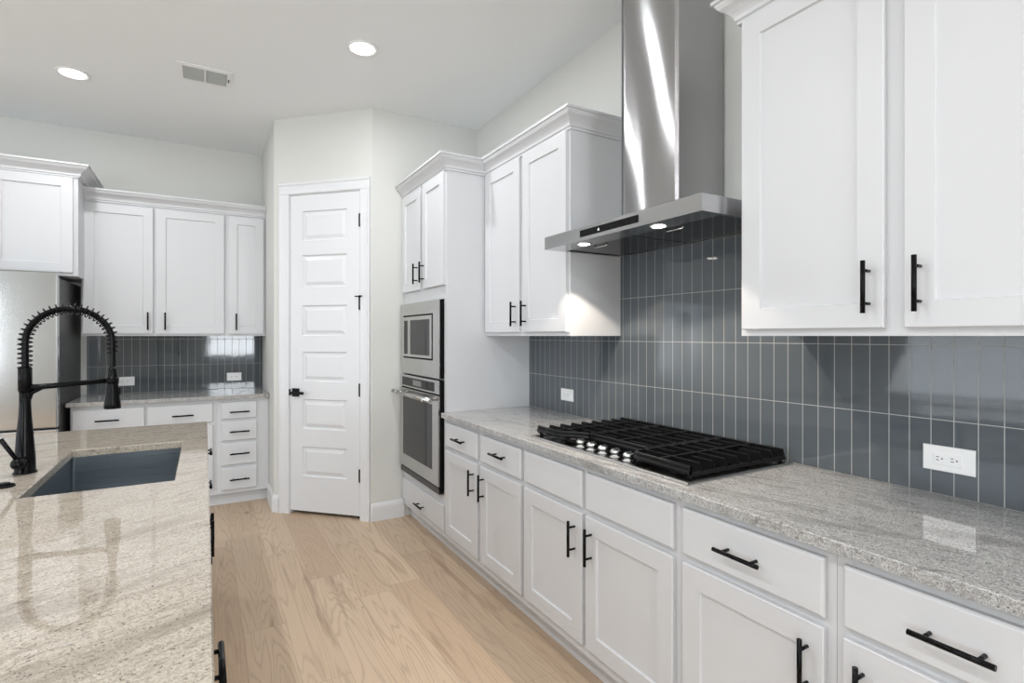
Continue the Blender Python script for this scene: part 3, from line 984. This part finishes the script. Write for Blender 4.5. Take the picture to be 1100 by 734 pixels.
for ly in (1.955, 1.490):
    lp = MB().lathe((ccx - ly, -HD + 0.062, 0.0), [(0.030, 0.004), (0.036, -0.001), (0.034, -0.003), (0.027, -0.002)], 24).build('lamp_ring', M_CHROME, hd)
    MB().lathe((ccx - ly, -HD + 0.062, 0.0), [(0.026, -0.0035), (0.026, -0.001)], 24).build('lamp_lens', M_HLED, lp)
    d = bpy.data.lights.new('hood_lamp', 'SPOT')
    d.spot_size, d.spot_blend, d.shadow_soft_size = math.radians(112), 0.18, 0.018
    d.energy, d.color = HOODLAMP, (1.0, 0.88, 0.74)
    o = bpy.data.objects.new('hood_lamp', d)
    COL.objects.link(o)
    o.parent = hd
    o.location = (ccx - ly, -HD + 0.062, -0.010)
# chimney, front sheet slightly wavy
CW, CDp = 0.173, SPL - 0.002 - 1.680


def sleeve(w, dp, z0, z1, seg=24, amp=0.0010):
    m = MB()
    bm = m.bm
    nx, nz = 14, int(seg)
    grid = []
    for j in range(nz + 1):
        row = []
        z = z0 + (z1 - z0) * j / nz
        for i in range(nx + 1):
            x = -w + 2 * w * i / nx
            u = (i / nx)
            edge = math.sin(PI * u) ** 0.8 if 0 < i < nx else 0.0
            y = -dp - 0.007 * math.sin(PI * u) - amp * edge * (math.sin(2.3 * z + 3.5 * u + 0.7) + 0.7 * math.sin(5.1 * z - 4.0 * u + 1.9))
            row.append(bm.verts.new((x, y, z)))
        grid.append(row)
    for j in range(nz):
        for i in range(nx):
            f = bm.faces.new((grid[j][i], grid[j][i + 1], grid[j + 1][i + 1], grid[j + 1][i]))
            f.smooth = True
    bl = [bm.verts.new((s * w, 0.0, z)) for z in (z0, z1) for s in (-1, 1)]
    for s, c in ((-1, 0), (1, nx)):
        k = 0 if s < 0 else 1
        bm.faces.new([grid[j][c] for j in range(nz + 1)] + [bl[2 + k], bl[k]])
    bm.faces.new([bl[0], bl[1], bl[3], bl[2]])
    bm.faces.new(grid[0] + [bl[1], bl[0]])
    bm.faces.new(grid[-1] + [bl[3], bl[2]])
    return m


sleeve(CW, CDp, 0.063, ZC - 1.82 - 0.001).build('chimney', M_CHIM, hd)

# ------------------------------------------------------------------ gas cooktop
KX0, KX1, KY0, KY1 = 1.357, 1.926, 1.205, 2.163
ck = thing('gas_cooktop', 'stainless five burner gas cooktop with black grates on grey granite', 'cooktop', (0, 0, CT))
tr = MB()
tr.rings([[(KX0, KY0, 0.0002), (KX1, KY0, 0.0002), (KX1, KY1, 0.0002), (KX0, KY1, 0.0002)],
          [(KX0 + 0.002, KY0 + 0.002, 0.007), (KX1 - 0.002, KY0 + 0.002, 0.007), (KX1 - 0.002, KY1 - 0.002, 0.007), (KX0 + 0.002, KY1 - 0.002, 0.007)],
          [(KX0 + 0.010, KY0 + 0.010, 0.008), (KX1 - 0.012, KY0 + 0.012, 0.008), (KX1 - 0.012, KY1 - 0.012, 0.008), (KX0 + 0.012, KY1 - 0.012, 0.008)],
          [(KX0 + 0.020, KY0 + 0.020, 0.004), (KX1 - 0.020, KY0 + 0.020, 0.004), (KX1 - 0.020, KY1 - 0.020, 0.004), (KX0 + 0.020, KY1 - 0.020, 0.004)]], False, True)
tr.build('tray', M_TRAY, ck)
rm = MB()
q = lambda d, z: [(KX0 + d, KY0 + d, z), (KX1 - d, KY0 + d, z), (KX1 - d, KY1 - d, z), (KX0 + d, KY1 - d, z)]
rm.rings([q(-0.001, 0.0002), q(-0.001, 0.004), q(0.002, 0.0095), q(0.011, 0.0105), q(0.014, 0.0085)], False, False)
rm.build('rim', M_STEEL, ck)
tub = MB().box(1.43, 1.86, 1.29, 2.09, -0.05, 0.0002)
tub.build('burner_box', M_GAP, ck)
# knobs
for ky in (1.848, 1.775, 1.700, 1.625, 1.550):
    kb = MB().lathe((1.418, ky, 0.004), [(0.024, 0.0), (0.024, 0.003), (0.016, 0.006), (0.0155, 0.012), (0.021, 0.016), (0.0215, 0.025), (0.018, 0.030), (0.008, 0.031)], 24)
    kb.box(1.402, 1.434, ky - 0.0035, ky + 0.0035, 0.0335, 0.039, 0.002)
    kb.build('knob', M_CHROME, ck)
# burners
for bx, by, br in ((1.50, 2.02, 0.040), (1.79, 2.02, 0.034), (1.70, 1.685, 0.054), (1.50, 1.345, 0.034), (1.79, 1.345, 0.042)):
    b = MB().lathe((bx, by, 0.0), [(br + 0.016, 0.004), (br + 0.014, 0.010), (br, 0.012), (br, 0.020), (br - 0.004, 0.022)], 28).build('burner', M_FILTER, ck)
    MB().lathe((bx, by, 0.0), [(br - 0.006, 0.0215), (br + 0.002, 0.024), (br + 0.002, 0.029), (br - 0.008, 0.032)], 28).build('burner_cap', M_IRON, b)


def ybar(m, x, y0, y1, z0, z1, w=0.0125, slope0=0.0, slope1=0.0):
    """bar along Y with a slightly narrower top and optional sloped ends"""
    h = w / 2
    t = h * 0.75
    m.rings([[(x - h, y0, z0), (x + h, y0, z0), (x + h, y1, z0), (x - h, y1, z0)],
             [(x - t, y0 + slope0, z1), (x + t, y0 + slope0, z1), (x + t, y1 - slope1, z1), (x - t, y1 - slope1, z1)]])


def grate(y0, y1, front, left_end, right_end):
    """front: list of (y, x) along the front edge from y0 (right) to y1 (left)"""
    m = MB()
    xb = 1.902
    zl, zm, zh = 0.018, 0.028, 0.057
    fx = lambda y: next((a[1] + (b[1] - a[1]) * (y - a[0]) / (b[0] - a[0]) for a, b in zip(front, front[1:]) if a[0] <= y <= b[0]), front[-1][1])
    # front and back rails follow the outline, low skirt and top
    m.tube([(x, y, zm + 0.006) for y, x in front], 0.0085, 8)
    m.tube([(x + 0.004, y, zh - 0.007) for y, x in front], 0.0075, 8)
    for i, (a, b) in enumerate(zip(front, front[1:])):
        m.rings([[(a[1] - 0.005, a[0], zm), (a[1] + 0.008, a[0], zm), (b[1] + 0.008, b[0], zm), (b[1] - 0.005, b[0], zm)],
                 [(a[1], a[0], zh - 0.002), (a[1] + 0.009, a[0], zh - 0.002), (b[1] + 0.009, b[0], zh - 0.002), (b[1], b[0], zh - 0.002)]])
    ybar(m, xb, y0, y1, zl, zh, 0.013, 0.010 if right_end else 0, 0.010 if left_end else 0)
    # side rails along X
    for y, endp in ((y0 + 0.006, right_end), (y1 - 0.006, left_end)):
        x0 = fx(y)
        m.box(x0, xb, y - 0.006, y + 0.006, 0.020 if endp else zm, 0.031 if endp else zh - 0.002)
    yc = (y0 + y1) / 2
    m.box(fx(yc), xb, yc - 0.0055, yc + 0.0055, zm + 0.002, zh - 0.001)
    # slats along Y, broken over the two burner rows
    n = 9
    for k in range(1, n - 1):
        x = 1.385 + (xb - 1.385) * k / (n - 1)
        ya, yb = y0, y1
        if x < max(fx(y0), fx(y1)) + 0.012:
            ys = [y0 + (y1 - y0) * i / 40 for i in range(41)]
            ok = [y for y in ys if fx(y) + 0.012 <= x]
            if len(ok) < 4:
                continue
            ya, yb = min(ok), max(ok)
        m_gap = 0.035 if k in (2, 6) else 0.0
        if m_gap:
            ybar(m, x, ya, yc - m_gap, zm - 0.002, zh, 0.011, 0.016 if right_end else 0.0, 0.004)
            ybar(m, x, yc + m_gap, yb, zm - 0.004, zh, 0.012, 0.004, 0.016 if left_end else 0.0)
        else:
            ybar(m, x, ya, yb, zm - 0.002, zh, 0.011, 0.016 if right_end else 0.0, 0.016 if left_end else 0.0)
    # feet
    for y in (y0 + 0.012, y1 - 0.012):
        for x in (fx(y) + 0.012, xb - 0.012):
            m.cyl((x, y, 0.0045), (x, y, zm), 0.009, n=10)
    return m


grate(1.862, 2.146, [(1.862, 1.475), (1.90, 1.455), (1.965, 1.400), (1.995, 1.388), (2.146, 1.388)], True, False).build('grate', M_IRON, ck)
grate(1.512, 1.856, [(1.512, 1.486), (1.60, 1.484), (1.77, 1.484), (1.856, 1.477)], False, False).build('grate', M_IRON, ck)
grate(1.222, 1.506, [(1.222, 1.388), (1.455, 1.388), (1.486, 1.394), (1.500, 1.412), (1.506, 1.440)], False, True).build('grate', M_IRON, ck)


# ------------------------------------------------------------------ outlets and ceiling fixtures
def outlet(label, loc, rz, w, h, group='white outlets on the glass tile'):
    t = thing('wall_outlet', label, 'outlet', loc, rz, group)
    MB().panel(-w / 2, w / 2, -h / 2, h / 2, [(0.0, 0.0), (0.0, -0.004), (0.002, -0.006), (0.003, -0.006)]).build('cover_plate', M_PLASTIC, t)
    iw, ih = 0.072, 0.037
    f = MB().panel(-iw / 2, iw / 2, -ih / 2, ih / 2, [(0, -0.006), (0, -0.0072), (0.001, -0.0078), (0.002, -0.0078)]).build('receptacle', M_PLASTIC, t)
    for sx in (-1, 1):
        s = MB()
        cx = sx * 0.0185
        s.box(cx - 0.011, cx - 0.004, -0.0082, -0.0076, 0.0035, 0.0058)
        s.box(cx - 0.011, cx - 0.004, -0.0082, -0.0076, -0.0058, -0.0035)
        s.lathe((cx + 0.004, -0.0078, 0), [(0.0024, -0.0002), (0.0024, 0.0004)], 10, 'y')
        s.build('socket_slots', M_SLOT, f)
    return t


outlet('large white outlet on the right tile beside the near wall cabinet', (SPL, 0.7295, 1.0195), RR, 0.131, 0.077)
outlet('white outlet on the right tile behind the left end of cooktop', (SPL, 2.687, 1.028), RR, 0.126, 0.074)
outlet('white outlet on the back tile behind the faucet spray head', (-0.585, SPB, 1.008), 0, 0.126, 0.076)
outlet('white outlet on the back tile above the four drawer cabinet', (0.237, SPB, 1.016), 0, 0.120, 0.074)

CEILP = 15.0


def downlight(label, x, y, power=1.0):
    t = thing('recessed_light', label, 'ceiling light', (x, y, ZC), 0, 'recessed ceiling lights')
    MB().lathe((0, 0, 0), [(0.092, -0.0005), (0.092, -0.006), (0.088, -0.009), (0.070, -0.006), (0.068, -0.0005)], 36).build('trim_ring', M_PLASTIC, t)
    MB().lathe((0, 0, 0), [(0.066, -0.0075), (0.068, -0.0045)], 36).build('lens', M_LED, t)
    d = bpy.data.lights.new('downlight', 'AREA')
    d.shape, d.size, d.energy, d.color = 'DISK', 0.08, CEILP * LAMP * power, (0.955, 0.975, 1.0)
    o = bpy.data.objects.new('downlight', d)
    COL.objects.link(o)
    o.parent = t
    o.location = (0, 0, -0.012)
    return t


downlight('round lit recessed ceiling light in front of the pantry door', 0.812, 3.18)
downlight('round lit recessed ceiling light above the fridge side', -0.745, 4.43)
downlight('recessed ceiling light above the aisle beside the cooktop, out of frame', 0.812, 2.43, 0.6)
downlight('added recessed ceiling light above the aisle behind the camera, out of frame', 0.812, -0.9)  # from here on, unseen lights added to brighten the room evenly
downlight('added recessed ceiling light over the middle of the island, out of frame', -0.745, 1.90, 2.0)
downlight('added recessed ceiling light over the near end of the island, out of frame', -0.745, 0.10, 2.0)
downlight('added recessed ceiling light in the living side across from the sink, out of frame', -2.9, 2.60, 2.2)
downlight('added recessed ceiling light in the living side left of the camera, out of frame', -2.9, 0.10, 2.2)
downlight('added recessed ceiling light farthest behind the camera, out of frame', -0.745, -2.2, 1.6)

vt = thing('ceiling_vent', 'white rectangular air vent in the ceiling', 'vent', (0.002, 4.03, ZC))
fv = MB()
vw, vl = 0.155, 0.128
fv.rings([[(-vw, -vl, -0.0005), (vw, -vl, -0.0005), (vw, vl, -0.0005), (-vw, vl, -0.0005)],
          [(-vw, -vl, -0.006), (vw, -vl, -0.006), (vw, vl, -0.006), (-vw, vl, -0.006)],
          [(-vw + 0.03, -vl + 0.03, -0.009), (vw - 0.03, -vl + 0.03, -0.009), (vw - 0.03, vl - 0.03, -0.009), (-vw + 0.03, vl - 0.03, -0.009)],
          [(-vw + 0.031, -vl + 0.031, -0.001), (vw - 0.031, -vl + 0.031, -0.001), (vw - 0.031, vl - 0.031, -0.001), (-vw + 0.031, vl - 0.031, -0.001)]], False, False)
fv.box(-0.006, 0.006, -vl + 0.031, vl - 0.031, -0.009, -0.001)
fv.build('frame', M_PLASTIC, vt)
MB().box(-vw + 0.031, vw - 0.031, -vl + 0.031, vl - 0.031, -0.0012, -0.0004).build('duct_shade', M_GAP, vt)  # dark sheet under the closed ceiling, painted as shade in the duct
lv = MB()
for i in range(9):
    y = -vl + 0.042 + i * 0.0215
    for xa, xb in ((-vw + 0.032, -0.007), (0.007, vw - 0.032)):
        lv.rings([[(xa, y - 0.008, -0.0015), (xb, y - 0.008, -0.0015), (xb, y + 0.009, -0.0075), (xa, y + 0.009, -0.0075)],
                  [(xa, y - 0.007, -0.0010), (xb, y - 0.007, -0.0010), (xb, y + 0.010, -0.0070), (xa, y + 0.010, -0.0070)]])
lv.build('louvers', M_VENT, vt)
MB().box(vw - 0.022, vw - 0.016, -0.02, 0.02, -0.013, -0.007).build('damper_lever', M_SLOT, vt)
